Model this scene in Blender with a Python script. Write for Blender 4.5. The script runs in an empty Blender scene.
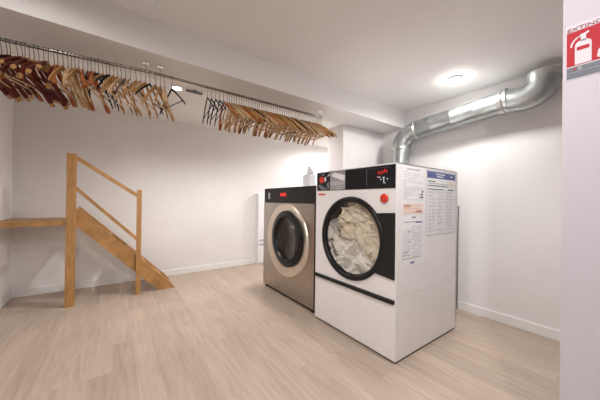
import bpy, bmesh, math, random
from mathutils import Vector, Matrix, noise
random.seed(7)
PI = math.pi
scene = bpy.context.scene
COL = scene.collection

# ------------------------------------------------------------------ materials
def nodes_of(name):
    m = bpy.data.materials.new(name); m.use_nodes = True
    nt = m.node_tree
    return m, nt, nt.nodes['Principled BSDF']

def mat(name, col, rough=0.5, metal=0.0, var=0.04, scale=6.0, bump=0.0, spec=0.5, stretch=None, coat=0.0):
    """principled material with a procedural noise that varies the tone a little"""
    m, nt, b = nodes_of(name)
    tc = nt.nodes.new('ShaderNodeTexCoord'); mp = nt.nodes.new('ShaderNodeMapping')
    if stretch: mp.inputs['Scale'].default_value = stretch
    nz = nt.nodes.new('ShaderNodeTexNoise'); nz.inputs['Scale'].default_value = scale; nz.inputs['Detail'].default_value = 5
    cr = nt.nodes.new('ShaderNodeValToRGB')
    lo = [max(0, c * (1 - var * 2)) for c in col[:3]] + [1]; hi = [min(1, c * (1 + var)) for c in col[:3]] + [1]
    cr.color_ramp.elements[0].color = lo; cr.color_ramp.elements[1].color = hi
    cr.color_ramp.elements[0].position = 0.3; cr.color_ramp.elements[1].position = 0.7
    nt.links.new(tc.outputs['Object'], mp.inputs['Vector']); nt.links.new(mp.outputs['Vector'], nz.inputs['Vector'])
    nt.links.new(nz.outputs['Fac'], cr.inputs['Fac']); nt.links.new(cr.outputs['Color'], b.inputs['Base Color'])
    b.inputs['Roughness'].default_value = rough; b.inputs['Metallic'].default_value = metal
    b.inputs['Specular IOR Level'].default_value = spec
    b.inputs['Coat Weight'].default_value = coat
    if bump:
        bp = nt.nodes.new('ShaderNodeBump'); bp.inputs['Strength'].default_value = bump; bp.inputs['Distance'].default_value = 0.01
        nt.links.new(nz.outputs['Fac'], bp.inputs['Height']); nt.links.new(bp.outputs['Normal'], b.inputs['Normal'])
    return m

def emit(name, col, s):
    m, nt, b = nodes_of(name)
    b.inputs['Base Color'].default_value = (*col, 1); b.inputs['Emission Color'].default_value = (*col, 1)
    b.inputs['Emission Strength'].default_value = s
    return m

def glass_mat(name, tint, gloss=0.06):
    m, nt, b = nodes_of(name); nt.nodes.remove(b)
    out = nt.nodes['Material Output']
    tr = nt.nodes.new('ShaderNodeBsdfTransparent'); tr.inputs['Color'].default_value = (*tint, 1)
    gl = nt.nodes.new('ShaderNodeBsdfGlossy'); gl.inputs['Roughness'].default_value = 0.03
    lw = nt.nodes.new('ShaderNodeLayerWeight'); lw.inputs['Blend'].default_value = 0.5
    pw = nt.nodes.new('ShaderNodeMath'); pw.operation = 'POWER'; pw.inputs[1].default_value = 4.0
    fr = nt.nodes.new('ShaderNodeMath'); fr.operation = 'MULTIPLY_ADD'; fr.inputs[1].default_value = 0.5; fr.inputs[2].default_value = 0.02
    nt.links.new(lw.outputs['Facing'], pw.inputs[0]); nt.links.new(pw.outputs[0], fr.inputs[0])
    mx = nt.nodes.new('ShaderNodeMixShader')
    nt.links.new(fr.outputs[0], mx.inputs['Fac']); nt.links.new(tr.outputs['BSDF'], mx.inputs[1]); nt.links.new(gl.outputs['BSDF'], mx.inputs[2])
    nt.links.new(mx.outputs['Shader'], out.inputs['Surface'])
    return m

def floor_mat():
    m, nt, b = nodes_of('oak_laminate')
    L = nt.links.new
    tc = nt.nodes.new('ShaderNodeTexCoord')
    br = nt.nodes.new('ShaderNodeTexBrick')
    br.inputs['Scale'].default_value = 1.0; br.inputs['Brick Width'].default_value = 1.3; br.inputs['Row Height'].default_value = 0.16
    br.inputs['Mortar Size'].default_value = 0.0012; br.inputs['Mortar Smooth'].default_value = 0.3
    br.inputs['Color1'].default_value = (0.0, 0.0, 0.0, 1); br.inputs['Color2'].default_value = (1, 1, 1, 1); br.inputs['Mortar'].default_value = (0.35, 0.35, 0.35, 1)
    br.offset = 0.37; br.inputs['Bias'].default_value = 0.0
    L(tc.outputs['Object'], br.inputs['Vector'])
    mp = nt.nodes.new('ShaderNodeMapping'); mp.inputs['Scale'].default_value = (1.3, 17, 1)
    L(tc.outputs['Object'], mp.inputs['Vector'])
    # shift the grain per plank so it does not run across joints
    add = nt.nodes.new('ShaderNodeVectorMath'); add.operation = 'ADD'
    sc = nt.nodes.new('ShaderNodeVectorMath'); sc.operation = 'SCALE'; sc.inputs['Scale'].default_value = 7.0
    L(br.outputs['Color'], sc.inputs[0]); L(mp.outputs['Vector'], add.inputs[0]); L(sc.outputs['Vector'], add.inputs[1])
    n1 = nt.nodes.new('ShaderNodeTexNoise'); n1.inputs['Scale'].default_value = 1.6; n1.inputs['Detail'].default_value = 7; n1.inputs['Roughness'].default_value = 0.62
    n1.inputs['Distortion'].default_value = 0.5
    L(add.outputs['Vector'], n1.inputs['Vector'])
    n2 = nt.nodes.new('ShaderNodeTexNoise'); n2.inputs['Scale'].default_value = 2.2; n2.inputs['Detail'].default_value = 3
    L(tc.outputs['Object'], n2.inputs['Vector'])
    cr = nt.nodes.new('ShaderNodeValToRGB')
    e = cr.color_ramp.elements
    e[0].position = 0.2; e[0].color = (0.335, 0.258, 0.200, 1)
    e[1].position = 0.78; e[1].color = (0.50, 0.408, 0.335, 1)
    x = e.new(0.48); x.color = (0.422, 0.335, 0.268, 1)
    L(n1.outputs['Fac'], cr.inputs['Fac'])
    mx = nt.nodes.new('ShaderNodeMix'); mx.data_type = 'RGBA'; mx.blend_type = 'OVERLAY'; mx.inputs['Factor'].default_value = 0.07
    L(cr.outputs['Color'], mx.inputs['A']); L(br.outputs['Color'], mx.inputs['B'])
    mx2 = nt.nodes.new('ShaderNodeMix'); mx2.data_type = 'RGBA'; mx2.blend_type = 'OVERLAY'; mx2.inputs['Factor'].default_value = 0.12
    L(mx.outputs['Result'], mx2.inputs['A']); L(n2.outputs['Fac'], mx2.inputs['B'])
    L(mx2.outputs['Result'], b.inputs['Base Color'])
    b.inputs['Roughness'].default_value = 0.42; b.inputs['Specular IOR Level'].default_value = 0.35
    bp = nt.nodes.new('ShaderNodeBump'); bp.inputs['Strength'].default_value = 0.08; bp.inputs['Distance'].default_value = 0.004
    L(n1.outputs['Fac'], bp.inputs['Height']); L(bp.outputs['Normal'], b.inputs['Normal'])
    return m

M = dict(
    floor=floor_mat(),
    wall=mat('wall_paint', (0.82, 0.80, 0.795), 0.85, var=0.012, scale=2.5, bump=0.03, spec=0.2),
    ceil=mat('ceiling_paint', (0.82, 0.80, 0.79), 0.9, var=0.012, scale=2.0, bump=0.03, spec=0.2),
    sidewall=mat('daylight_tint_paint', (0.58, 0.54, 0.60), 0.85, var=0.012, scale=3.5, bump=0.04, spec=0.2),  # lilac cast of cool daylight is put into this wall colour
    base=mat('skirting_paint', (0.84, 0.83, 0.82), 0.5, var=0.01),
    enamel=mat('white_enamel', (0.82, 0.80, 0.80), 0.28, var=0.01, coat=0.2),
    steel=mat('brushed_steel', (0.47, 0.42, 0.375), 0.33, 1.0, var=0.08, scale=3, stretch=(60, 60, 1.2)),
    chrome=mat('chrome', (0.78, 0.76, 0.73), 0.16, 1.0, var=0.02),
    cream_ring=mat('satin_bezel', (0.74, 0.66, 0.56), 0.3, 0.75, var=0.03),
    galv=mat('galvanised_sheet', (0.52, 0.56, 0.56), 0.36, 1.0, var=0.09, scale=14, bump=0.02),
    galv_collar=mat('galvanised_collar', (0.62, 0.64, 0.63), 0.34, 1.0, var=0.05, scale=30),
    black=mat('black_gloss_plastic', (0.010, 0.010, 0.011), 0.3, var=0.1, spec=0.3),
    blackm=mat('black_matt_plastic', (0.014, 0.013, 0.013), 0.5, spec=0.3, var=0.1),
    rubber=mat('black_rubber', (0.02, 0.02, 0.02), 0.8, var=0.1),
    drum=mat('drum_steel', (0.42, 0.33, 0.25), 0.4, 1.0, var=0.1, scale=20),
    red=mat('red_plastic', (0.62, 0.035, 0.015), 0.35, var=0.03),
    redled=emit('red_led', (0.75, 0.02, 0.02), 0.2),
    dimled=emit('dim_led', (0.55, 0.6, 0.65), 0.25),
    signred=mat('sign_red', (0.42, 0.003, 0.016), 0.45, var=0.02),
    signwhite=mat('sign_white', (0.66, 0.615, 0.665), 0.45, var=0.01),
    signgrey=mat('sign_grey', (0.145, 0.16, 0.195), 0.5, var=0.03),
    signtext=mat('sign_dark_red_ink', (0.25, 0.05, 0.07), 0.5, var=0.02),
    paper=mat('white_paper', (0.83, 0.83, 0.84), 0.7, var=0.01),
    ink=mat('grey_ink', (0.36, 0.37, 0.42), 0.7, var=0.05),
    lightink=mat('pale_ink', (0.60, 0.61, 0.65), 0.7, var=0.04),
    darkink=mat('dark_ink', (0.12, 0.12, 0.17), 0.7, var=0.05),
    blueink=mat('blue_ink', (0.10, 0.13, 0.33), 0.6, var=0.05),
    orangeink=mat('orange_ink', (0.78, 0.45, 0.34), 0.7, var=0.05),
    peach=mat('peach_ink', (0.83, 0.71, 0.65), 0.7, var=0.03),
    foil=mat('silver_foil', (0.55, 0.56, 0.58), 0.3, 0.7, var=0.1, scale=20),
    whiteplastic=mat('white_plastic', (0.82, 0.82, 0.84), 0.35, var=0.01),
    jug=mat('milky_plastic', (0.80, 0.80, 0.85), 0.35, var=0.03),
    wood=mat('stair_pine', (0.47, 0.245, 0.085), 0.45, var=0.16, scale=5, stretch=(14, 1.6, 1.6)),
    woodpost=mat('post_pine', (0.47, 0.245, 0.085), 0.45, var=0.16, scale=5, stretch=(14, 14, 1.2)),
    cloth_white=mat('white_cotton', (0.90, 0.89, 0.88), 0.95, var=0.03, scale=9, spec=0.1),
    cloth_cream=mat('cream_cotton', (0.83, 0.75, 0.65), 0.95, var=0.03, scale=9, spec=0.1),
    railsteel=mat('rail_steel', (0.33, 0.31, 0.29), 0.25, 1.0, var=0.05),
    hook=mat('dull_steel_wire', (0.13, 0.13, 0.13), 0.4, 1.0, var=0.05),
    lens=emit('lamp_lens', (1.0, 0.97, 0.93), 30.0),
    glass=glass_mat('door_glass', (0.93, 0.92, 0.90)),
    glass_dark=glass_mat('washer_glass', (0.85, 0.85, 0.86)),
    cable=mat('grey_cable', (0.16, 0.16, 0.17), 0.6, var=0.05),
    w_red=mat('mahogany_wood', (0.125, 0.016, 0.011), 0.55, spec=0.25, var=0.2, scale=8),
    w_tan=mat('beech_wood', (0.50, 0.27, 0.10), 0.55, spec=0.25, var=0.18, scale=8),
    w_pale=mat('pale_beech_wood', (0.62, 0.42, 0.23), 0.55, spec=0.25, var=0.15, scale=8),
    w_brown=mat('walnut_wood', (0.16, 0.065, 0.024), 0.55, spec=0.25, var=0.2, scale=8),
    w_orange=mat('cherry_wood', (0.42, 0.13, 0.035), 0.55, spec=0.25, var=0.2, scale=8),
    w_black=mat('black_hanger_plastic', (0.013, 0.016, 0.018), 0.7, spec=0.15, var=0.1),
)

# ------------------------------------------------------------------ helpers
def link(name, bm, m, parent=None, smooth=False, loc=(0, 0, 0)):
    bmesh.ops.recalc_face_normals(bm, faces=bm.faces)
    me = bpy.data.meshes.new(name); bm.to_mesh(me); bm.free()
    for mm in (m if isinstance(m, (list, tuple)) else [m]): me.materials.append(mm)
    if smooth:
        for p in me.polygons: p.use_smooth = True
        try: me.set_sharp_from_angle(angle=math.radians(38))
        except Exception: pass
    o = bpy.data.objects.new(name, me); COL.objects.link(o)
    if parent:
        o.parent = parent
        o.location = Vector(loc)
    else: o.location = loc
    return o

def tag(o, label=None, cat=None, group=None, kind=None):
    if label: o['label'] = label
    if cat: o['category'] = cat
    if group: o['group'] = group
    if kind: o['kind'] = kind
    return o

def thing(name, label, cat, loc=(0, 0, 0), group=None):
    o = bpy.data.objects.new(name, None); COL.objects.link(o); o.location = loc; o.empty_display_size = 0.1
    return tag(o, label, cat, group)

def struct(name, bm, m, smooth=False):
    return tag(link(name, bm, m, None, smooth), kind='structure')

def box(bm, a, b, mi=0, bev=0.0):
    a = Vector(a); b = Vector(b)
    t = bmesh.new()
    bmesh.ops.create_cube(t, size=1.0)
    for v in t.verts: v.co = Vector([(a[i] + b[i]) / 2 + v.co[i] * (b[i] - a[i]) for i in range(3)])
    if bev: bmesh.ops.bevel(t, geom=list(t.edges), offset=bev, segments=2, profile=0.7, affect='EDGES')
    for f in t.faces: f.material_index = mi
    merge(bm, t); return bm

def merge(bm, t):
    me = bpy.data.meshes.new('tmp'); t.to_mesh(me); t.free(); bm.from_mesh(me); bpy.data.meshes.remove(me)

def B(a, b, bev=0.0):
    return box(bmesh.new(), a, b, 0, bev)

def tube(bm, pts, r, n=10, cap=True, mi=0):
    """sweep a circle (radius r or list of radii) along pts"""
    pts = [Vector(p) for p in pts]; rs = r if isinstance(r, (list, tuple)) else [r] * len(pts)
    rings = []; prev = None
    for i, p in enumerate(pts):
        t = (pts[min(i + 1, len(pts) - 1)] - pts[max(i - 1, 0)]).normalized()
        if prev is None:
            up = Vector((0, 0, 1)) if abs(t.z) < 0.9 else Vector((0, 1, 0))
            x = t.cross(up).normalized()
        else:
            x = (prev - t * prev.dot(t)).normalized()
        prev = x; y = t.cross(x)
        rings.append([bm.verts.new(p + (x * math.cos(2 * PI * k / n) + y * math.sin(2 * PI * k / n)) * rs[i]) for k in range(n)])
    for a, b in zip(rings, rings[1:]):
        for k in range(n):
            f = bm.faces.new((a[k], a[(k + 1) % n], b[(k + 1) % n], b[k])); f.material_index = mi
    if cap:
        bm.faces.new(rings[0][::-1]).material_index = mi; bm.faces.new(rings[-1]).material_index = mi
    return bm

def lathe(bm, prof, axis='y', c=(0, 0, 0), n=64, close=False, mi=0):
    """prof: list of (radius, offset along axis)"""
    c = Vector(c); rings = []
    for r, h in prof:
        ring = []
        for k in range(n):
            a = 2 * PI * k / n
            if axis == 'y': v = Vector((math.cos(a) * r, h, math.sin(a) * r))
            else: v = Vector((math.cos(a) * r, math.sin(a) * r, h))
            ring.append(bm.verts.new(c + v))
            if r == 0: break
        rings.append(ring)
    pairs = list(zip(rings, rings[1:])) + ([(rings[-1], rings[0])] if close else [])
    for a, b in pairs:
        for k in range(n):
            k2 = (k + 1) % n
            if len(a) == 1 and len(b) == 1: break
            if len(a) == 1: f = bm.faces.new((a[0], b[k2], b[k]))
            elif len(b) == 1: f = bm.faces.new((a[k], a[k2], b[0]))
            else: f = bm.faces.new((a[k], a[k2], b[k2], b[k]))
            f.material_index = mi
    return bm

def plate_hole(bm, x0, x1, z0, z1, y0, y1, cx, cz, r):
    """front plate (in the xz plane, from y0 front to y1 back) with a round hole"""
    angs = sorted([2 * PI * k / 64 for k in range(64)] + [math.atan2(zz - cz, xx - cx) % (2 * PI) for xx in (x0, x1) for zz in (z0, z1)])
    def edge(a):
        dx, dz = math.cos(a), math.sin(a); t = 1e9
        if dx > 1e-9: t = min(t, (x1 - cx) / dx)
        if dx < -1e-9: t = min(t, (x0 - cx) / dx)
        if dz > 1e-9: t = min(t, (z1 - cz) / dz)
        if dz < -1e-9: t = min(t, (z0 - cz) / dz)
        return cx + dx * t, cz + dz * t
    loops = []
    for y in (y0, y1):
        inn = [bm.verts.new((cx + math.cos(a) * r, y, cz + math.sin(a) * r)) for a in angs]
        out = [bm.verts.new((edge(a)[0], y, edge(a)[1])) for a in angs]
        loops.append((inn, out))
    n = len(angs)
    for k in range(n):
        j = (k + 1) % n
        for inn, out in loops: bm.faces.new((inn[k], inn[j], out[j], out[k]))
        bm.faces.new((loops[0][0][k], loops[0][0][j], loops[1][0][j], loops[1][0][k]))
        bm.faces.new((loops[0][1][k], loops[0][1][j], loops[1][1][j], loops[1][1][k]))
    return bm

def prism_yz(bm, pts, x0, x1):
    a = [bm.verts.new((x0, p[0], p[1])) for p in pts]; b = [bm.verts.new((x1, p[0], p[1])) for p in pts]
    bm.faces.new(a); bm.faces.new(b[::-1])
    for k in range(len(pts)):
        j = (k + 1) % len(pts); bm.faces.new((a[k], a[j], b[j], b[k]))
    return bm

def prism_xz(bm, pts, y0, y1):
    a = [bm.verts.new((p[0], y0, p[1])) for p in pts]; b = [bm.verts.new((p[0], y1, p[1])) for p in pts]
    bm.faces.new(a); bm.faces.new(b[::-1])
    for k in range(len(pts)):
        j = (k + 1) % len(pts); bm.faces.new((a[k], a[j], b[j], b[k]))
    return bm

def text_bm(s, size, width=None):
    cu = bpy.data.curves.new('lettering', 'FONT'); cu.body = s; cu.size = size; cu.extrude = 0.0006; cu.align_x = 'LEFT'
    o = bpy.data.objects.new('lettering', cu); COL.objects.link(o)
    bpy.context.view_layer.update()
    dg = bpy.context.evaluated_depsgraph_get()
    me = bpy.data.meshes.new_from_object(o.evaluated_get(dg))
    bm = bmesh.new(); bm.from_mesh(me)
    bpy.data.objects.remove(o); bpy.data.meshes.remove(me)
    xs = [v.co.x for v in bm.verts]; w = max(xs) - min(xs); x0 = min(xs)
    k = (width / w) if width else 1.0
    for v in bm.verts: v.co.x = (v.co.x - x0) * k
    return bm

# ------------------------------------------------------------------ camera (from the photograph's vanishing points)
cam = bpy.data.cameras.new('camera'); camo = bpy.data.objects.new('camera', cam); COL.objects.link(camo)
cam.sensor_width = 36; cam.lens = 257.8 / 600 * 36; cam.clip_start = 0.05
yaw, pit, rol = [math.radians(a) for a in (-54.3625, 0.1987, 0.7576)]
fw = Vector((math.sin(yaw) * math.cos(pit), math.cos(yaw) * math.cos(pit), math.sin(pit)))
rr = Vector((math.cos(yaw), -math.sin(yaw), 0)); uu = rr.cross(fw)
R = rr * math.cos(rol) + uu * math.sin(rol); U = uu * math.cos(rol) - rr * math.sin(rol)
camo.matrix_world = Matrix(((R.x, U.x, -fw.x, 0), (R.y, U.y, -fw.y, 0), (R.z, U.z, -fw.z, 1.42), (0, 0, 0, 1)))
scene.camera = camo

# ------------------------------------------------------------------ room
XL, XR, YE, YD, YA = -5.306, 2.4, -1.18, 3.773, 5.6
ZC, ZB = 2.867, 2.597
BX0, BX1 = -2.89, -2.38
PX0, PX1, PY = -3.14, -2.80, 2.80
T = 0.12
struct('floor', B((XL - T, YE - T, -0.1), (XR + T, YA + T, 0)), M['floor'])
struct('ceiling', B((XL - T, YE - T, ZC), (XR + T, YA + T, ZC + 0.1)), M['ceil'])
struct('wall_left', B((XL - T, YE - T, 0), (XL, YA + T, ZC)), M['wall'])
struct('wall_end', B((XL, YE - T, 0), (XR + T, YE, ZC)), M['wall'])
struct('wall_back', B((PX1, YD, 0), (XR + T, YD + T, ZC)), M['wall'])
struct('wall_alcove', B((XL, YA, 0), (PX1, YA + T, ZC)), M['wall'])
struct('wall_right', B((XR, YE, 0), (XR + T, YD, ZC)), M['wall'])
struct('wall_pillar', B((PX0, PY, 0), (PX1, YA, ZB)), M['wall'])
struct('wall_sign_side', B((-0.2365, 1.5, 0), (XR, 1.64, ZC)), M['sidewall'])
struct('ceiling_beam', B((BX0, YE, ZB), (BX1, YD, ZC)), M['ceil'])
# upper lining of the duct wall: stands a little proud above a horizontal edge
struct('trim_1', B((PX1, YD - 0.012, 2.262), (XR, YD, ZC)), M['wall'])
def skirting(name, a, b): struct(name, B(a, b, 0.004), M['base'])
skirting('baseboard_left', (XL, YE + 0.014, 0), (XL + 0.014, YA, 0.105))
skirting('baseboard_back', (PX1, YD - 0.016, 0), (XR, YD, 0.105))
skirting('baseboard_end', (XL, YE, 0), (XR, YE + 0.014, 0.105))
skirting('baseboard_pillar', (PX0, PY - 0.014, 0), (PX1, PY, 0.105))

# ------------------------------------------------------------------ tumble dryer
DX0, DX1, DY0, DY1, DH = -2.452, -1.338, 1.999, 3.148, 1.770
dz0 = 0.035
DC = (-1.884, 1.039)                       # door centre (x, z)
d = thing('tumble_dryer', 'white industrial tumble dryer with round black door, nearest the camera, under the metal duct', 'tumble dryer', ((DX0 + DX1) / 2, (DY0 + DY1) / 2, 0))
OFF = -Vector(d.location)
def dp(name, bm, m, parent=d, smooth=False, label=None):
    bmesh.ops.translate(bm, verts=bm.verts, vec=OFF)
    o = link(name, bm, m, parent, smooth)
    if label: o['label'] = label
    return o
bm = bmesh.new()
t = 0.012
box(bm, (DX0, DY0 + 0.02, 0.018), (DX0 + t, DY1, DH)); box(bm, (DX1 - t, DY0 + 0.004, 0.567), (DX1, DY1, DH), bev=0.003)
box(bm, (DX1 - t, DY0 + 0.004, 0.018), (DX1, DY1, 0.561), bev=0.003)
box(bm, (DX1 - t - 0.004, DY0 + 0.03, 0.55), (DX1 - 0.004, DY1 - 0.01, 0.58))
box(bm, (DX0, DY0 + 0.004, DH - t), (DX1, DY1, DH), bev=0.003); box(bm, (DX0, DY1 - t, dz0), (DX1, DY1, DH)); box(bm, (DX0 + .012, DY0 + 0.03, dz0), (DX1 - .013, DY1, dz0 + t))
dp('body', bm, M['enamel'])
bm = bmesh.new(); plate_hole(bm, DX0 + 0.004, DX1 - 0.004, 0.556, 1.534, DY0, DY0 + 0.02, DC[0], DC[1], 0.403)
dp('front_panel', bm, M['enamel'])
bm = B((DX0 + 0.004, DY0, 0.022), (DX1 - 0.002, DY0 + 0.02, 0.516), 0.004)
flap = dp('lint_drawer', bm, M['enamel'])
bm = bmesh.new(); box(bm, (DX0 + 0.006, DY0 - 0.022, 0.520), (DX1 - 0.012, DY0 + 0.015, 0.552), bev=0.006)
dp('drawer_handle', bm, M['black'], flap, label='long black drawer handle strip')
bm = bmesh.new(); box(bm, (DX0 + 0.004, DY0, 1.534), (DX1 - 0.004, DY0 + 0.02, DH - 0.004)); dp('fascia_frame', bm, M['enamel'])
# control panel
bm = B((DX0 + 0.028, DY0 - 0.008, 1.545), (DX1 - 0.012, DY0, 1.757), 0.003)
cp = dp('control_panel', bm, M['black'], label='black glossy control panel')
bm = bmesh.new()
yf = DY0 - 0.0095
for (x, z, w, h) in [(-1.530, 1.692, .006, .03), (-1.512, 1.702, .014, .006), (-1.512, 1.684, .014, .006), (-1.497, 1.688, .006, .03), (-1.478, 1.698, .006, .03), (-1.461, 1.704, .006, .036), (-1.445, 1.710, .016, .007), (-1.437, 1.698, .006, .03), (-1.54, 1.655, .012, .008)]:
    box(bm, (x - w / 2, yf, z - h / 2), (x + w / 2, yf + 0.002, z + h / 2))
dp('display', bm, M['redled'], cp, label='red digits of the display')
for (x, z, w, h) in [(-1.52, 1.650, .035, .007), (-1.47, 1.645, .02, .007), (-1.468, 1.625, .01, .05), (-1.43, 1.63, .012, .012), (-1.50, 1.628, .012, .012), (-1.46, 1.595, .022, .007)]:
    dp('key_icon', B((x - w / 2, yf, z - h / 2), (x + w / 2, yf + 0.002, z + h / 2)), M['dimled'], cp)
bm = bmesh.new(); box(bm, (-1.668, yf, 1.57), (-1.664, yf + 0.002, 1.735)); box(bm, (-1.664, yf, 1.735), (-1.40, yf + 0.002, 1.7365)); dp('panel_line', bm, M['signgrey'], cp)
# picture sticker on the left of the panel (dark photo with a red shape and a pale streak)
bm = bmesh.new(); box(bm, (-2.415, yf - 0.0005, 1.55), (-2.19, yf + 0.002, 1.752), 0)
def poly(pts, mi, y=None):
    y = yf - 0.001 if y is None else y
    f = bm.faces.new([bm.verts.new((x, y, z)) for x, z in pts]); f.material_index = mi
def disc(cx, cz, rx, rz, mi, y=None, rot=0):
    poly([(cx + rx * math.cos(a) * math.cos(rot) - rz * math.sin(a) * math.sin(rot), cz + rx * math.cos(a) * math.sin(rot) + rz * math.sin(a) * math.cos(rot)) for a in [2 * PI * k / 18 for k in range(18)]], mi, y)
disc(-2.335, 1.672, 0.045, 0.038, 1, rot=-0.4); disc(-2.35, 1.66, 0.02, 0.03, 1, yf - 0.0016)
disc(-2.272, 1.675, 0.018, 0.03, 2); poly([(-2.36, 1.735), (-2.28, 1.745), (-2.30, 1.715)], 3); poly([(-2.40, 1.61), (-2.36, 1.615), (-2.22, 1.553), (-2.34, 1.553)], 3); poly([(-2.25, 1.62), (-2.2, 1.65), (-2.2, 1.56), (-2.24, 1.57)], 3)
poly([(-2.25, 1.70), (-2.2, 1.745), (-2.2, 1.71)], 2)
dp('picture_sticker', bm, [M['blackm'], M['red'], M['signwhite'], M['signgrey']], cp, label='dark picture sticker with red and white shapes')
bm = bmesh.new(); box(bm, (-2.188, yf - 0.0005, 1.55), (-1.955, yf + 0.002, 1.752), 0)
poly([(-2.18, 1.71), (-1.96, 1.64), (-1.96, 1.70), (-2.12, 1.745)], 1); poly([(-2.17, 1.69), (-2.05, 1.66), (-2.0, 1.64), (-2.17, 1.655)], 2)
for z in (1.625, 1.607, 1.588, 1.57): poly([(-2.185, z), (-1.958, z), (-1.958, z + .007), (-2.185, z + .007)], 3 if z > 1.6 else 2)
dp('silver_sticker', bm, [M['foil'], M['paper'], M['ink'], M['signwhite']], cp, label='silver sticker with pale stripes')
# badge
bm = bmesh.new()
x = -2.402
for w in (.022, .014, .018, .018, .012, .016): box(bm, (x, DY0 - 0.0015, 1.490), (x + w, DY0, 1.512 if w > .013 else 1.506)); x += w + .0035
box(bm, (-2.402, DY0 - .0006, 1.488), (x, DY0, 1.4915))
dp('badge', bm, M['red'], label='small red maker badge')
# emergency stop: yellow-less red mushroom button
bm = lathe(bmesh.new(), [(0, -0.034), (0.022, -0.033), (0.038, -0.026), (0.042, -0.016), (0.036, -0.008), (0.022, -0.006), (0.022, 0)], 'y', (-1.456, DY0, 1.455), 28)
dp('stop_button', bm, M['red'], smooth=True, label='round red stop button')
# door ring
bm = lathe(bmesh.new(), [(0.370, 0.022), (0.380, -0.012), (0.388, -0.022), (0.405, -0.027), (0.420, -0.024), (0.430, -0.015), (0.434, 0.0), (0.402, 0.0), (0.400, 0.022)], 'y', (DC[0], DY0, DC[1]), 80, close=True)
door = dp('door', bm, M['black'], smooth=True, label='round black door ring')
bm = bmesh.new(); a0 = math.atan2(.737 - DC[1], -1.558 - DC[0]); a1 = math.atan2(1.326 - DC[1], -1.558 - DC[0])
prism_xz(bm, [(DX1 - .01, 1.326), (DX1 - .01, .737)] + [(DC[0] + .415 * math.cos(a), DC[1] + .415 * math.sin(a)) for a in [a0 + (a1 - a0) * k_ / 16 for k_ in range(17)]], DY0 - .018, DY0 - .0005); dp('hinge_cover', bm, M['blackm'], door)
bm = lathe(bmesh.new(), [(0, -0.022), (0.14, -0.019), (0.27, -0.009), (0.374, 0.008), (0.374, 0.011), (0.27, -0.006), (0.14, -0.016), (0, -0.019)], 'y', (DC[0], DY0, DC[1]), 64)
dp('door_glass', bm, M['glass'], door, smooth=True, label='clear round door glass')
bm = bmesh.new(); lathe(bm, [(0, -.004), (0.008, -0.003), (0.009, 0), (0, 0)], 'y', (DC[0] - 0.405, DY0 - 0.029, DC[1] + 0.09), 12)
dp('door_latch', bm, M['foil'], door)
bm = lathe(bmesh.new(), [(0.403, 0.02), (0.415, 0.05), (0.47, 0.07), (0.47, 0.85), (0, 0.86)], 'y', (DC[0], DY0, DC[1]), 64); dp('drum', bm, M['drum'], smooth=True)
for sx in (0, 1):
    for sy in (0, 1):
        x = DX0 + 0.07 if sx == 0 else DX1 - 0.07; y = DY0 + 0.07 if sy == 0 else DY1 - 0.07
        dp('foot', lathe(bmesh.new(), [(0, 0), (0.04, 0), (0.04, 0.02), (0.02, 0.024), (0.02, 0.04), (0, 0.04)], 'z', (x, y, 0), 16), M['rubber'])
bm = bmesh.new(); box(bm, (DX0 + 0.02, DY0 + 0.03, 0.001), (DX1 - 0.006, DY1 - 0.02, 0.03)); dp('plinth', bm, M['rubber'])

# laundry in the drum: a white sheet low down, a cream towel above it
def cloth_blob(name, label, cat, m, c, rad, seed, amp, side):
    """a crumpled lump; side=+1 keeps what lies above the slanted contact surface, -1 what lies below"""
    bm = bmesh.new(); bmesh.ops.create_icosphere(bm, subdivisions=6, radius=1)
    for v in bm.verts:
        n = v.co.normalized(); n4 = n / (n.x ** 4 + n.y ** 4 + n.z ** 4) ** .25; p = n * 1.5 + Vector((seed, seed * 1.7, 0))
        w_ = Vector((noise.noise(p * 1.1), noise.noise(p * 1.1 + Vector((9, 0, 0))), noise.noise(p * 1.1 + Vector((0, 9, 0))))) * 0.9
        rdg = 1 - abs(noise.noise((p + w_) * 1.7)) * 2.0
        rdg2 = 1 - abs(noise.noise((p + w_) * 4.1 + Vector((3, 3, 3)))) * 2.0
        rdg3 = 1 - abs(noise.noise((p + w_ * 1.6) * 8.5 + Vector((7, 1, 3)))) * 2.0
        k_ = 1 + amp * 2.4 * (rdg - .5) + amp * 1.3 * rdg2 + amp * .45 * rdg3
        q = Vector((n4.x * rad[0], n4.y * rad[1], n4.z * rad[2])) * k_ + Vector(c)
        pf = Vector((q.x * 3.2 + seed, q.z * 3.2, q.y * 1.5))
        wf = Vector((noise.noise(pf), noise.noise(pf + Vector((5, 2, 0))), 0)) * 1.3
        fold = .62 * (1 - abs(noise.noise(pf * 1.1 + wf)) * 2) + .28 * (1 - abs(noise.noise(pf * 2.0 + wf * 1.5)) * 2) + .10 * (1 - abs(noise.noise(pf * 4.4 + wf * 2)) * 2)
        q.y = max(q.y, DY0 + 0.018 + 0.15 * max(0, .9 - fold))
        q.y = min(q.y, DY0 + .7)
        r_ = math.hypot(q.x - DC[0], q.z - DC[1]); lim = 0.38 if q.y < DY0 + .08 else 0.45
        if r_ > lim: q.x = DC[0] + (q.x - DC[0]) * lim / r_; q.z = DC[1] + (q.z - DC[1]) * lim / r_
        zs = 0.985 - (q.x - DC[0]) * .50 + .055 * math.sin((q.x - DC[0]) * 11 + .8) + 0.02 * math.sin(q.y * 23)
        if side > 0 and q.z < zs + .004: q.z = zs + .004
        if side < 0 and q.z > zs - .004: q.z = zs - .004
        v.co = q - Vector(c)
    return tag(link(name, bm, m, None, True, c), label, cat)
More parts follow.
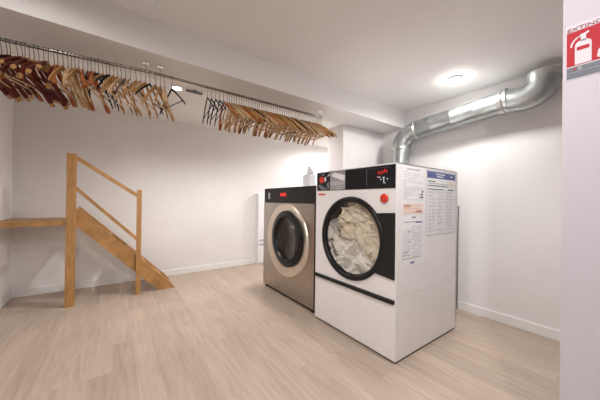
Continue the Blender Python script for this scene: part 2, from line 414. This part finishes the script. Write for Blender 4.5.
cloth_blob('sheet', 'bunched white cotton sheet low inside the dryer drum behind the glass', 'laundry', M['cloth_white'], (-1.93, 2.42, 0.85), (0.62, 0.62, 0.44), 3.1, 0.10, -1)
cloth_blob('towel', 'crumpled cream towel above the white sheet inside the dryer drum', 'laundry', M['cloth_cream'], (-1.68, 2.40, 1.12), (0.37, 0.58, 0.34), 8.3, 0.10, 1)

# ------------------------------------------------------------------ notices stuck on the dryer's side
SX = DX1 + 0.0003
def sheet(name, label, y0, y1, z0, z1, parts, cat='notice'):
    c = Vector((SX, (y0 + y1) / 2, z0))
    o = thing(name, label, cat, c)
    W = y1 - y0; H = z1 - z0
    bm = B((0, y0 - c.y, 0), (0.0012, y1 - c.y, H)); mats = [M['paper']]
    for i, (nm, m, rects) in enumerate(parts):
        x = 0.0012 + 0.0004 * (i + 1)
        if nm in ('title_bar', 'orange_block', 'stamp'):
            t_ = bmesh.new()
            for (a, b, u, v) in rects: box(t_, (0.0012, y0 + a * W - c.y, u * H), (x, y0 + b * W - c.y, v * H))
            link(nm, t_, m, o); continue
        mats.append(m)                      # printed text and rules belong to the paper itself
        for (a, b, u, v) in rects: box(bm, (0.0011, y0 + a * W - c.y, u * H), (x, y0 + b * W - c.y, v * H), len(mats) - 1)
    link('paper', bm, mats, o)
    return o
rnd = random.Random(3)
def lines(n, u0, u1, a=0.06, b=0.94, ragged=True, h=0.4):
    L = []
    for i in range(n):
        u = u1 - (i + 0.7) * (u1 - u0) / n
        xx = a
        while xx < b - 0.04:
            w = rnd.uniform(0.04, 0.16); e = min(b, xx + w)
            if rnd.random() < 0.9: L.append((xx, e, u, u + h * (u1 - u0) / n))
            xx = e + 0.02
            if ragged and rnd.random() < 0.08: break
    return L
sheet('notice_sheet', 'narrow text notice with an orange block, high on the dryer side by its front edge', 2.075, 2.445, 1.305, 1.745, [
    ('heading', M['ink'], [(0.2, 0.8, 0.945, 0.965)]),
    ('printed_text', M['lightink'], lines(17, 0.30, 0.92)),
    ('orange_block', M['peach'], [(0.03, 0.97, 0.02, 0.25)]),
    ('orange_text', M['orangeink'], [(0.05, 0.35, 0.15, 0.20), (0.6, 0.9, 0.05, 0.1)] + lines(3, 0.03, 0.23, 0.1, 0.9, False, 0.3)),
    ('stamp', M['darkink'], [(0.83, 0.93, 0.42, 0.45), (0.78, 0.95, 0.36, 0.39), (0.88, 0.95, 0.48, 0.52)])])
sheet('notice_sheet', 'narrow text notice with a small blue stamp, below the orange block notice', 2.07, 2.44, 0.845, 1.300, [
    ('heading', M['blueink'], [(0.45, 0.62, 0.945, 0.97), (0.1, 0.9, 0.86, 0.872), (0.62, 0.95, 0.84, 0.86)]),
    ('printed_text', M['lightink'], lines(15, 0.12, 0.80, 0.45, 0.94, False, 0.45) + lines(13, 0.12, 0.72, 0.05, 0.4, True, 0.35)),
    ('bold_text', M['ink'], [(0.3, 0.38, 0.66, 0.69), (0.05, 0.32, 0.26, 0.275), (0.05, 0.35, 0.2, 0.212), (0.05, 0.9, 0.125, 0.135), (0.3, 0.4, 0.46, 0.48)]),
    ('stamp', M['blueink'], [(0.40, 0.58, 0.02, 0.055)])])
grid = [(a, a + 0.004, 0.03, 0.70) for a in (0.05, 0.3, 0.34, 0.56, 0.62, 0.78, 0.95)] + [(0.05, 0.95, u, u + 0.004) for u in [0.03 + i * 0.056 for i in range(13)]]
nb = sheet('notice_sheet', 'wide table notice with a dark blue title bar on the dryer side', 2.487, 3.098, 1.092, 1.742, [
    ('title_bar', M['blueink'], [(0.02, 0.99, 0.885, 0.985)]),
    ('form_lines', M['darkink'], [(0.04, 0.28, 0.828, 0.842), (0.04, 0.95, 0.80, 0.806), (0.04, 0.72, 0.762, 0.776), (0.04, 0.55, 0.708, 0.72), (0.72, 0.95, 0.708, 0.725)]),
    ('stamp', M['peach'], [(0.76, 0.92, 0.76, 0.85)]),
    ('table_grid', M['lightink'], grid),
    ('table_text', M['lightink'], lines(12, 0.04, 0.70, 0.07, 0.28, False, .35) + lines(12, 0.04, 0.70, 0.36, 0.55, False, .35) + lines(12, 0.04, 0.70, 0.64, 0.93, False, .35)),
    ('border', M['ink'], [(0, 0.006, 0, 1), (0.994, 1, 0, 1), (0, 1, 0, 0.006), (0, 1, 0.994, 1)])])
for (a, b, u) in [(0.30, 0.60, 0.945), (0.33, 0.55, 0.91), (0.8, 0.9, 0.93)]: link('title_line', B((0.0014, (a - .5) * .611, u * .65), (0.0026, (b - .5) * .611, u * .65 + .010)), M['paper'], nb)

# ------------------------------------------------------------------ washing machine
WX0, WX1, WY0, WY1, WH = -3.87, -2.515, 2.035, 2.72, 1.615
WP = 1.385
WC = (-3.125, 0.875)
w = thing('washing_machine', 'stainless steel front loading washing machine left of the white dryer', 'washing machine', ((WX0 + WX1) / 2, (WY0 + WY1) / 2, 0))
OFF = -Vector(w.location)
def wp(name, bm, m, parent=w, smooth=False, label=None):
    return dp(name, bm, m, parent, smooth, label)
bm = bmesh.new()
for a, b in [((WX0, WY0 + .02, .05), (WX0 + t, WY1, WH)), ((WX1 - t, WY0 + .02, .05), (WX1, WY1, WH)), ((WX0, WY0 + .02, WH - t), (WX1, WY1, WH)), ((WX0, WY1 - t, .05), (WX1, WY1, WH)), ((WX0, WY0 + .02, .05), (WX1, WY1, .05 + t))]: box(bm, a, b)
wp('body', bm, M['steel'])
wp('front_panel', plate_hole(bmesh.new(), WX0, WX1, 0.05, WP, WY0, WY0 + .02, WC[0], WC[1], 0.33), M['steel'])
cp = wp('control_panel', B((WX0 + .02, WY0 - 0.004, WP + 0.003), (WX1, WY0 + .018, WH), 0.004), M['blackm'], label='black control panel')
wp('display', B((-3.35, WY0 - .0055, WP + .10), (-3.18, WY0 - .004, WP + .15)), M['redled'], cp, label='red display digits')
wp('key_pad', B((-3.72, WY0 - .0055, WP + .06), (-3.66, WY0 - .004, WP + .16)), M['ink'], cp)
wp('side_edge', B((WX1 - .004, WY0 - .003, 0.05), (WX1 + .018, WY0 + .5, WH)), M['blackm'])
bm = lathe(bmesh.new(), [(0.385, 0.0), (0.39, -0.012), (0.44, -0.016), (0.49, -0.024), (0.52, -0.024), (0.535, -0.012), (0.54, 0.0)], 'y', (WC[0] - .045, WY0, WC[1] - .03), 72, close=True)
wp('bezel', bm, M['cream_ring'], smooth=True, label='pale satin metal bezel round the door')
bm = lathe(bmesh.new(), [(0.285, 0.0), (0.292, -0.03), (0.32, -0.055), (0.37, -0.056), (0.40, -0.04), (0.405, 0.0)], 'y', (WC[0], WY0, WC[1]), 72, close=True)
wd = wp('door', bm, M['black'], smooth=True, label='round black door')
bm = lathe(bmesh.new(), [(0, 0.05), (0.12, 0.04), (0.24, 0.01), (0.292, -0.02), (0.292, -0.012), (0.24, 0.02), (0.12, 0.05), (0, 0.06)], 'y', (WC[0], WY0, WC[1]), 56)
wp('door_glass', bm, M['glass_dark'], wd, smooth=True)
bm = bmesh.new(); tube(bm, [(WC[0] + 0.40 * math.cos(a), WY0 - 0.06, WC[1] + 0.42 * math.sin(a)) for a in [0.0 + .09 * k for k in range(9)]], [0.012, .02, .025, .027, .028, .027, .025, .02, .012], 10)
wp('door_handle', bm, M['black'], wd, smooth=True)
bm = lathe(bmesh.new(), [(0.33, 0.02), (0.33, 0.09), (0.46, 0.10), (0.46, 0.7), (0, 0.71)], 'y', (WC[0], WY0, WC[1]), 56)
wp('drum', bm, M['chrome'], smooth=True)
for x in (WX0 + .06, WX1 - .06):
    for y in (WY0 + .06, WY1 - .08):
        wp('foot', lathe(bmesh.new(), [(0, 0), (0.045, 0), (0.045, 0.025), (0.025, 0.03), (0.025, 0.055), (0, 0.055)], 'z', (x, y, 0), 16), M['rubber'])
wp('plinth', B((WX0 + .03, WY0 + .04, 0.006), (WX1 - .02, WY1 - .03, .05)), M['rubber'])

# detergent jug on the washer, white cabinet against the left wall
o = thing('detergent_jug', 'milky white plastic jug standing on top of the steel washing machine', 'jug', (-2.815, 2.17, WH))
bm = bmesh.new()
box(bm, (-.075, -.055, 0), (.075, .055, .17), bev=.018); tube(bm, [(0.01, 0, .165), (0.0, 0, .20), (-.005, 0, .235), (-.005, 0, .25)], [.06, .04, .024, .022], 16)
tube(bm, [(.06, 0, .16), (.075, 0, .2), (.055, 0, .235), (.015, 0, .235)], .011, 8)
link('bottle', bm, M['jug'], o, True)
link('cap', lathe(bmesh.new(), [(0, .25), (.026, .25), (.026, .285), (.02, .29), (0, .29)], 'z', (-.005, 0, 0), 20), M['whiteplastic'], o, True)
o = thing('storage_cabinet', 'tall shallow white cabinet against the left wall, mostly hidden behind the washing machine', 'cabinet', (-5.40, 3.13, 0))
link('carcass', B((.096, -.55, 0), (.20, .45, 1.58), .004), M['whiteplastic'], o)
dr = link('door', B((.20, -.545, .03), (.218, -.055, .50), .003), M['whiteplastic'], o); link('handle', B((.218, -.5, .44), (.235, -.3, .455)), M['foil'], dr)
dr = link('door', B((.20, -.545, .51), (.218, -.055, 1.56), .003), M['whiteplastic'], o); link('handle', B((.218, -.5, .54), (.235, -.3, .555)), M['foil'], dr)

# ------------------------------------------------------------------ exhaust duct
DR = 0.127
YDU = 3.58
o = thing('exhaust_duct', 'galvanised metal air duct running along the back wall above the dryer', 'duct', (-2.335, YDU, 0))
ox = Vector(o.location)
def arc(c, p, q, r, a0, a1, n=14):
    return [Vector(c) + (Vector(p) * math.cos(a) + Vector(q) * math.sin(a)) * r for a in [a0 + (a1 - a0) * k / (n - 1) for k in range(n)]]
run_a = Vector((-2.10, YDU, 2.485)); run_b = Vector((-1.03, YDU, 2.578))
rd = (run_b - run_a).normalized(); ru = Vector((-rd.z, 0, rd.x))
def loc(pts): return [Vector(p) - ox for p in pts]
vx = -2.335
# first elbow: vertical (0,0,1) turning into rd
def bez(p0, p1, p2, p3, n=14):
    return [p0 * (1 - s) ** 3 + p1 * 3 * s * (1 - s) ** 2 + p2 * 3 * s * s * (1 - s) + p3 * s ** 3 for s in [k / (n - 1) for k in range(n)]]
e0 = Vector((vx, YDU, 2.25))
link('riser', tube(bmesh.new(), loc([(vx, YDU, 0.0), (vx, YDU, 2.24)]), DR - .004, 28), M['galv'], o, True)
link('collar', tube(bmesh.new(), loc([(vx, YDU, 2.215), (vx, YDU, 2.225), (vx, YDU, 2.265), (vx, YDU, 2.275)]), [DR - .003, DR + .008, DR + .008, DR - .003], 28), M['galv_collar'], o, True)
k = 0.13
link('elbow', tube(bmesh.new(), loc(bez(e0, e0 + Vector((0, 0, k)), run_a - rd * k, run_a)), DR, 28), M['galv'], o, True)
link('collar', tube(bmesh.new(), loc([run_a - rd * .03, run_a - rd * .02, run_a + rd * .03, run_a + rd * .04]), [DR, DR + .01, DR + .01, DR], 28), M['galv_collar'], o, True)
pts = []; rs = []
L = (run_b - run_a).length
nseg = 4
for i in range(nseg):
    for f_, rr_ in ((0.02, DR), (0.92, DR), (0.95, DR + .004), (0.98, DR + .004)):
        pts.append(run_a + rd * L * (i + f_) / nseg); rs.append(rr_)
link('pipe', tube(bmesh.new(), loc(pts), rs, 28), M['galv'], o, True)
link('collar', tube(bmesh.new(), loc([run_b - rd * .05, run_b - rd * .045, run_b - rd * .005, run_b, run_b + rd * .04, run_b + rd * .05]), [DR, DR + .012, DR + .012, DR + .004, DR + .012, DR], 28), M['galv_collar'], o, True)
end = Vector((-0.697, 3.575, 2.722)); ed = Vector((0, 0, 1)).normalized()
RB = .165; ac = end + Vector((-RB, 0, 0))
el = [run_b, run_b.lerp(ac + Vector((0, 0, -RB)), .5)] + [ac + Vector((math.sin(a) * RB, 0, -math.cos(a) * RB)) for a in [PI / 2 * k_ / 11 for k_ in range(12)]]
link('elbow', tube(bmesh.new(), loc(el), [DR + .008 * k / 13 for k in range(14)], 32, False), M['galv'], o, True)
link('rim', tube(bmesh.new(), cap=True, pts= loc([end - ed * .01, end, end + ed * .045, end + ed * .05, end + ed * .058, end + ed * .058]), r=[DR + .006, DR + .010, DR + .010, DR + .014, DR + .014, DR - .03], n=32), M['galv_collar'], o, True)
# cable down the wall just behind the dryer
tag(link('power_cable', tube(bmesh.new(), [(-1.578, YD - .027, 0.001), (-1.578, YD - .027, 0.9), (-1.575, YD - .022, 1.38)], .008, 8), M['cable'], None, True), 'thin grey power cable on the back wall at the far edge of the dryer', 'cable')

# ------------------------------------------------------------------ fire extinguisher sign
SY = 1.5 - 0.0015
o = thing('extinguisher_sign', 'red and white fire extinguisher sign on the near right wall', 'sign', (-0.145, SY, 1.928))
sx0, sx1 = -0.225, -0.062
ox = Vector(o.location)
def sg(name, m, rects=None, bm=None, y=0.0, label=None):
    bm = bm or bmesh.new()
    for (a, b, u, v) in (rects or []): box(bm, (a, SY + y - .0006, u), (b, SY + y, v))
    bmesh.ops.translate(bm, verts=bm.verts, vec=-ox); q = link(name, bm, m, o)
    if label: q['label'] = label
    return q
sg('board', M['signwhite'], [(sx0 - .0035, sx1 + .0035, 1.925, 2.145)], y=.0008)
sg('red_field', M['signred'], [(sx0, sx1, 1.979, 2.117)], y=-.0002)
def tx(s, size, width, x, z, m, nm):
    bm = text_bm(s, size, width)
    for v in bm.verts: v.co = Vector((x + v.co.x, SY - .0012 - v.co.z, z + v.co.y))
    return sg(nm, m, bm=bm)
tx('EXTINCTEUR', 0.021, sx1 - sx0 - .004, sx0 + .002, 2.120, M['signtext'], 'lettering')
sg('grey_strip', M['signgrey'], [(sx0, sx1, 1.9545, 1.9745), (sx0, sx1, 1.929, 1.9525)], y=-.0002)
tx('28', 0.015, .0105, -.1935, 1.9585, M['signwhite'], 'number')
sg('small_mark', M['signred'], [(-.208, -.197, 1.9665, 1.968), (-.206, -.203, 1.9595, 1.966), (-.201, -.198, 1.961, 1.966)], y=-.0008)
# white extinguisher pictogram with red band
bm = bmesh.new()
X = lambda px: -0.225 + (px - 567) * 0.00272
body = [(-.2018, 1.9815), (-.2018, 2.058)] + [(-.2018 + .0225 * (1 - math.cos(a)), 2.058 + .017 * math.sin(a)) for a in [PI * k / 10 / 1.0 for k in range(1, 10)]] + [(-.1568, 2.058), (-.1568, 1.9815)]
prism_xz(bm, body, SY - .0013, SY - .0006)
prism_xz(bm, [(-.186, 2.07), (-.186, 2.085), (-.192, 2.090), (-.186, 2.099), (-.178, 2.099), (-.165, 2.104), (-.163, 2.098), (-.172, 2.091), (-.172, 2.07)], SY - .0013, SY - .0006)
hose = [(-.187, 2.092), (-.197, 2.088), (-.206, 2.078), (-.2115, 2.066), (-.2125, 2.056)]
for a, b in zip(hose, hose[1:]):
    n = Vector((-(b[1] - a[1]), b[0] - a[0])).normalized() * .0028
    prism_xz(bm, [(a[0] + n.x, a[1] + n.y), (b[0] + n.x, b[1] + n.y), (b[0] - n.x, b[1] - n.y), (a[0] - n.x, a[1] - n.y)], SY - .0013, SY - .0006)
sg('extinguisher_pictogram', M['signwhite'], bm=bm)
sg('red_band', M['signred'], [(-.1965, -.1625, 2.036, 2.0505)], y=-.0014)
bm = bmesh.new()
prism_xz(bm, [(-.143, 1.990), (-.135, 1.985), (-.108, 1.985), (-.10, 2.0), (-.105, 2.02), (-.112, 2.012), (-.115, 2.035), (-.125, 2.06), (-.128, 2.03), (-.14, 2.015)], SY - .0013, SY - .0006)
sg('flame_pictogram', M['signwhite'], bm=bm)

# ------------------------------------------------------------------ ceiling lights
def downlight(x, y, z, label, power, ang=174, group=None, rad=.05, col=(1, .972, .945), aim=(0, 0, -1), glow=0):
    o = thing('ceiling_spotlight', label, 'ceiling light', (x, y, z - .012), group)
    link('trim_ring', lathe(bmesh.new(), [(.052, -.002), (.056, -.010), (.068, -.008), (.072, .011), (.052, .011)], 'z', (0, 0, 0), 32, close=True), M['whiteplastic'], o, True)
    link('lamp_lens', lathe(bmesh.new(), [(0, -.006), (.035, -.005), (.0525, 0), (.0525, .010), (0, .010)], 'z', (0, 0, 0), 32), M['lens'], o, True)
    l = bpy.data.lights.new('spot_beam', 'SPOT'); l.energy = power; l.spot_size = math.radians(ang); l.spot_blend = 0.35 if ang > 170 else 0.75
    l.shadow_soft_size = rad; l.color = col
    lo = bpy.data.objects.new('spot_beam', l); COL.objects.link(lo); lo.parent = o
    lo.location = (0, 0, -.012); lo.rotation_euler = Vector(aim).to_track_quat('-Z', 'Y').to_euler()
    if glow:                                            # added point light that brightens the ceiling round the lens
        l = bpy.data.lights.new('ceiling_glow_fill', 'POINT'); l.energy = glow; l.shadow_soft_size = .04; l.color = col
        lo = bpy.data.objects.new('ceiling_glow_fill', l); COL.objects.link(lo); lo.parent = o; lo.location = (0, 0, -.06)
    return o
DL = [
 (-1.387, 3.18, ZC, 'round recessed ceiling spotlight in front of the metal duct', 90, 173, None, .12, (1, .972, .945), (0, 0, -1), 2.6),
 (-3.63, 0.63, ZC, 'bright ceiling spotlight behind the hanging rail', 135, 150),
 (-3.75, 2.30, ZC, 'added fill spotlight beyond the beam, hidden behind the right stretch of hangers', 120, 150),  # unseen lamp added to brighten the left wall
 (-4.35, 4.6, ZC, 'added unseen fill spotlight in the alcove behind the pillar', 200),  # unseen lamp added to light up the alcove
 (-0.58, 2.10, ZC, 'ceiling spotlight just above the top edge of the view, by the near right wall', 95, 135),
 (-0.9, 0.75, ZC, 'added unseen fill spotlight above the open floor before the dryer', 80, 165),  # fill lamp added out of view for the floor and machine fronts
 (-1.75, -0.55, ZC, 'added unseen fill spotlight beside the beam near the end wall', 12),  # weak fill lamp added out of view for the left end
 (0.55, -0.25, ZC, 'added fill spotlight behind the camera', 190, 135, None, .05, (1, .972, .945), (-.40, .45, -.8)),  # added frontal fill, stands in for daylight from the camera side
]
for a in DL: downlight(*a)
# grey spot bar by the lit lamp
o = thing('ceiling_lamp_bar', 'short grey lamp bar on the ceiling beside the bright spotlight behind the rail', 'ceiling light', (-3.61, .84, ZC))
link('bar', B((-.014, -.11, -.035), (.014, .10, -.012), .006), M['signgrey'], o); link('bracket', B((-.02, -.02, -.014), (.02, .02, 0)), M['signgrey'], o)
# white batten whose end shows at the top edge
o = thing('batten_light', 'end of a white ceiling batten fitting beside the beam at the top edge', 'ceiling light', (-2.13, -.25, ZC))
link('housing', B((-.04, -.50, -.035), (.04, .47, 0), .006), M['whiteplastic'], o)
link('end_cap', B((-.045, .47, -.04), (.045, .50, 0), .006), M['whiteplastic'], o)

# ------------------------------------------------------------------ stairs
o = thing('wooden_staircase', 'pine open staircase with posts along the left wall', 'staircase', (-4.8, -0.1, 0))
ox = Vector(o.location)
def sp(name, bm, m='wood', parent=None, label=None):
    bmesh.ops.translate(bm, verts=bm.verts, vec=-ox); q = link(name, bm, M[m], parent or o)
    if label: q['label'] = label
    return q
SL = 1.05
LZ = 1.12
def zlow(y, y0): return (y0 - y) * SL
ytop = -0.44
for (x0, x1, y0) in ((-4.60, -4.55, 0.57), (-5.10, -5.05, 0.57)):
    hgt = 0.245
    prof = [(y0, 0), (y0 + hgt / SL, 0), (y0 + hgt / SL - .06, 0.063 + 0.02), (ytop, zlow(ytop, y0) + hgt), (ytop, zlow(ytop, y0))]
    sp('stringer', prism_yz(bmesh.new(), prof, x0, x1))
nst = 5
for i in range(1, nst):
    z = i * LZ / nst
    yc = 0.57 - (z - .13) / SL + .02
    sp('tread', B((-5.05, yc - .11, z - .035), (-4.60, yc + .11, z), .004))
sp('landing', B((XL + .002, YE + .002, LZ - .06), (-4.48, ytop, LZ)))
sp('newel_post', B((-4.545, -.515, 0), (-4.455, -.42, 2.0), .005), 'woodpost')
sp('slim_post', B((-4.549, .262, 0), (-4.487, .322, 1.55), .004), 'woodpost')
# handrail parallel to the stringers, near side
y1_, z1_ = .29, 1.45
bm = prism_yz(bmesh.new(), [(.262, .80), (.262, .86), (-.42, .86 + .682 * SL), (-.42, .80 + .682 * SL)], -4.535, -4.495); sp('guard_rail', bm)
bm = prism_yz(bmesh.new(), [(.262, 1.44), (.262, 1.50), (-.42, 1.50 + .48), (-.42, 1.44 + .48)], -4.54, -4.49); sp('handrail', bm)

# ------------------------------------------------------------------ hanging rail + hangers
RR = 0.012
def rail_at(y):
    """rail centre: the left stretch drops a little towards the end wall, the right one is level"""
    if y < .255: f_ = (.255 - y) / 1.0; return Vector((-2.583 - .062 * f_, y, 2.5205 - .022 * f_))
    f_ = (y - .255) / 1.95; return Vector((-2.583 - .010 * f_, y, 2.5205 - .001 * f_))
def rail(label, y0, y1, sup):
    o = thing('hanging_rail', label, 'rail', rail_at((y0 + y1) / 2)); c = Vector(o.location)
    link('rail_tube', tube(bmesh.new(), [rail_at(y0) - c, rail_at(y1) - c], RR, 16), M['railsteel'], o, True)
    for y in sup:
        p = rail_at(y) - c; hz = ZB - c.z
        bm = bmesh.new(); tube(bm, [p + Vector((0, 0, RR - .004)), Vector((p.x, p.y, hz - .008))], .006, 8)
        lathe(bm, [(0, hz - .010), (.024, hz - .010), (.026, hz), (0, hz)], 'z', (p.x, p.y, 0), 16)
        link('support_rod', bm, M['chrome'], o, True)
rail('left chrome garment rail under the beam, sloping slightly down to the end wall', -1.165, .253, (-.95, .20))
rail('right chrome garment rail under the beam, ending short of the pillar', .257, 2.24, (.31, 2.16))

NZ = -0.098                      # hanger neck below the rail centre
def hanger_mesh(style, two=False):
    """arms along x, hook over the rail (rail centre at the origin)"""
    W_ = {'flat': .275, 'coat': .280, 'slim': .26}[style]
    drop = {'flat': .20, 'coat': .205, 'slim': .18}[style]
    bm = bmesh.new(); n = 25; rings = []
    for i in range(n):
        s = -1 + 2 * i / (n - 1); a = abs(s)
        x = s * W_
        z = NZ - drop * (a ** 1.12) - (0.012 if a > .9 else 0) * (a - .9) * 6
        y = {'flat': .012, 'coat': .045, 'slim': .004}[style] * a * a
        hh = {'flat': .018, 'coat': .016, 'slim': .008}[style] * (1.2 - .45 * a)
        ww = {'flat': .0065, 'coat': .008 + .010 * a ** 2.2, 'slim': .0055}[style]
        if i in (0, n - 1): hh *= .7; ww *= .75
        ring = [bm.verts.new((x, y + ww * math.copysign(abs(math.cos(t_)) ** .7, math.cos(t_)), z - hh * .6 + hh * math.copysign(abs(math.sin(t_)) ** .7, math.sin(t_)))) for t_ in [2 * PI * k / 10 for k in range(10)]]
        rings.append(ring)
    for a, b in zip(rings, rings[1:]):
        mid = abs(sum(v.co.x for v in a + b) / 20)
        for k in range(10):
            f = bm.faces.new((a[k], a[(k + 1) % 10], b[(k + 1) % 10], b[k]))
            if two and (mid < .05 or mid > W_ * .93): f.material_index = 1
    f1 = bm.faces.new(rings[0][::-1]); f2 = bm.faces.new(rings[-1])
    if two: f1.material_index = f2.material_index = 1
    bmesh.ops.recalc_face_normals(bm, faces=bm.faces)
    return bm
HR = 0.0165
def hook_bm():
    pts = [Vector((.0, 0, NZ - .004)), Vector((0, 0, NZ + .03)), Vector((.004, 0, NZ + .05)), Vector((HR * .95, 0, -.018))]
    for k in range(11):
        a = -.25 + (PI + .55) * k / 10
        pts.append(Vector((math.cos(a) * HR, 0, math.sin(a) * HR - .0015)))
    return tube(bmesh.new(), pts, .0021, 6)
def bar_bm(style):
    z = NZ - {'flat': .20, 'coat': .20, 'slim': .18}[style] * .84
    return tube(bmesh.new(), [(-.215, .008 if style == 'flat' else .028 if style == 'coat' else .003, z), (.215, .008 if style == 'flat' else .028 if style == 'coat' else .003, z)], .0055 if style != 'slim' else .004, 8)
def mesh_from(bm, name, m):
    bmesh.ops.recalc_face_normals(bm, faces=bm.faces)
    me = bpy.data.meshes.new(name); bm.to_mesh(me); bm.free(); [me.materials.append(q) for q in (m if isinstance(m, list) else [m])]
    for p in me.polygons: p.use_smooth = True
    return me
hook_me = mesh_from(hook_bm(), 'hook', M['hook'])
KINDS = {
 'red': ('coat', 'w_red', 'w_red', 'dark red wooden'), 'orange': ('coat', 'w_orange', 'w_pale', 'orange cherry wood'), 'brown': ('flat', 'w_brown', 'w_tan', 'dark brown wooden'),
 'tan': ('flat', 'w_tan', 'w_pale', 'tan wooden'), 'pale': ('coat', 'w_pale', 'w_pale', 'pale wooden'), 'black': ('slim', 'w_black', 'w_black', 'slim black plastic'),
}
KM = {k: (mesh_from(hanger_mesh(v[0], k == 'red'), 'arms', [M[v[1]], M['w_tan']]), mesh_from(bar_bm(v[0]), 'trouser_bar', M[v[2]])) for k, v in KINDS.items()}
protos = {}
def new_part(name, me, parent):
    p = bpy.data.objects.new(name, me); COL.objects.link(p); p.parent = parent; return p
def add_hanger(kind, y, rz, ry, label, group):
    if kind not in protos:
        r = bpy.data.objects.new('coat_hanger', None); COL.objects.link(r); r.empty_display_size = .05
        new_part('arms', KM[kind][0], r); new_part('hook', hook_me, r); new_part('trouser_bar', KM[kind][1], r)
        protos[kind] = r
    else:
        s = protos[kind]; r = s.copy(); COL.objects.link(r)
        for ch in s.children:
            c = ch.copy(); COL.objects.link(c); c.parent = r
    r.location = rail_at(y); r.rotation_euler = (0, ry, rz)
    tag(r, label, 'hanger', group)
    return r
rg = random.Random(11)
def choose(ws):
    t_ = rg.random() * sum(w_ for _, w_ in ws)
    for k_, w_ in ws:
        t_ -= w_
        if t_ <= 0: return k_
    return ws[-1][0]
seq = []
y = -.80
while y < .36:
    if y < -.38: k_ = choose([('red', 6), ('orange', 1.8), ('pale', .8), ('tan', .8), ('brown', 1), ('black', .8)])
    elif y < -.05: k_ = choose([('black', 2.6), ('pale', 2), ('red', 3), ('tan', 2), ('orange', 1.5)])
    else: k_ = choose([('tan', 3), ('brown', 3.5), ('pale', .9), ('black', .9)])
    seq.append((k_, y, 'left')); y += rg.uniform(.019, .030) if y < .0 else rg.uniform(.026, .044)
seq.append(('black', .405, 'lone'))
y = .72
while y < 2.20:
    k_ = choose([('tan', 5), ('pale', 2), ('orange', 1.2), ('brown', .7), ('black', .5)])
    if y < .86: k_ = 'black'
    if y > 2.17: k_ = 'tan'
    seq.append((k_, y, 'right')); y += rg.uniform(.022, .031) if y > .9 else .04
PL = {'left': 'crowded on the left stretch of the ceiling rail', 'right': 'packed on the right stretch of the ceiling rail'}
yaw_ = 0
for i, (k_, y, z_) in enumerate(seq):
    yaw_ = .7 * yaw_ + rg.gauss(0, .09 if z_ == 'left' else .05); ry = rg.gauss(0, .07 if z_ == 'left' else .03)
    rz = (-.30 if z_ == 'left' else .02) + yaw_ + rg.gauss(0, .03)
    if z_ == 'lone': lab, grp, rz = 'single slim black hanger hanging alone beside the bare stretch of rail', 'hangers on the rail', .25
    elif i == len(seq) - 1: lab, grp, rz = 'last tan wooden hanger turned outwards at the right end of the rail', 'hangers on the rail', -.25
    else:
        lab = '%s hanger %s' % (KINDS[k_][3], PL[z_]); grp = '%s hangers on the %s stretch of the rail' % (KINDS[k_][3], z_)
    if z_ == 'right' and k_ == 'black' and y < .9: lab, grp = 'slim black plastic hanger at the start of the right stretch, next to the bare rail', 'slim black hangers next to the bare rail'
    add_hanger(k_, y, rz, ry, lab, grp)

# ------------------------------------------------------------------ world + view
wd_ = bpy.data.worlds.new('world'); scene.world = wd_; wd_.use_nodes = True
wd_.node_tree.nodes['Background'].inputs['Color'].default_value = (0.9, 0.93, 1, 1); wd_.node_tree.nodes['Background'].inputs['Strength'].default_value = 0.05
scene.view_settings.view_transform = 'Standard'; scene.view_settings.look = 'None'; scene.view_settings.gamma = 1.0
scene.view_settings.exposure = 0.2
try: scene.view_settings.use_curve_mapping = False
except Exception: pass
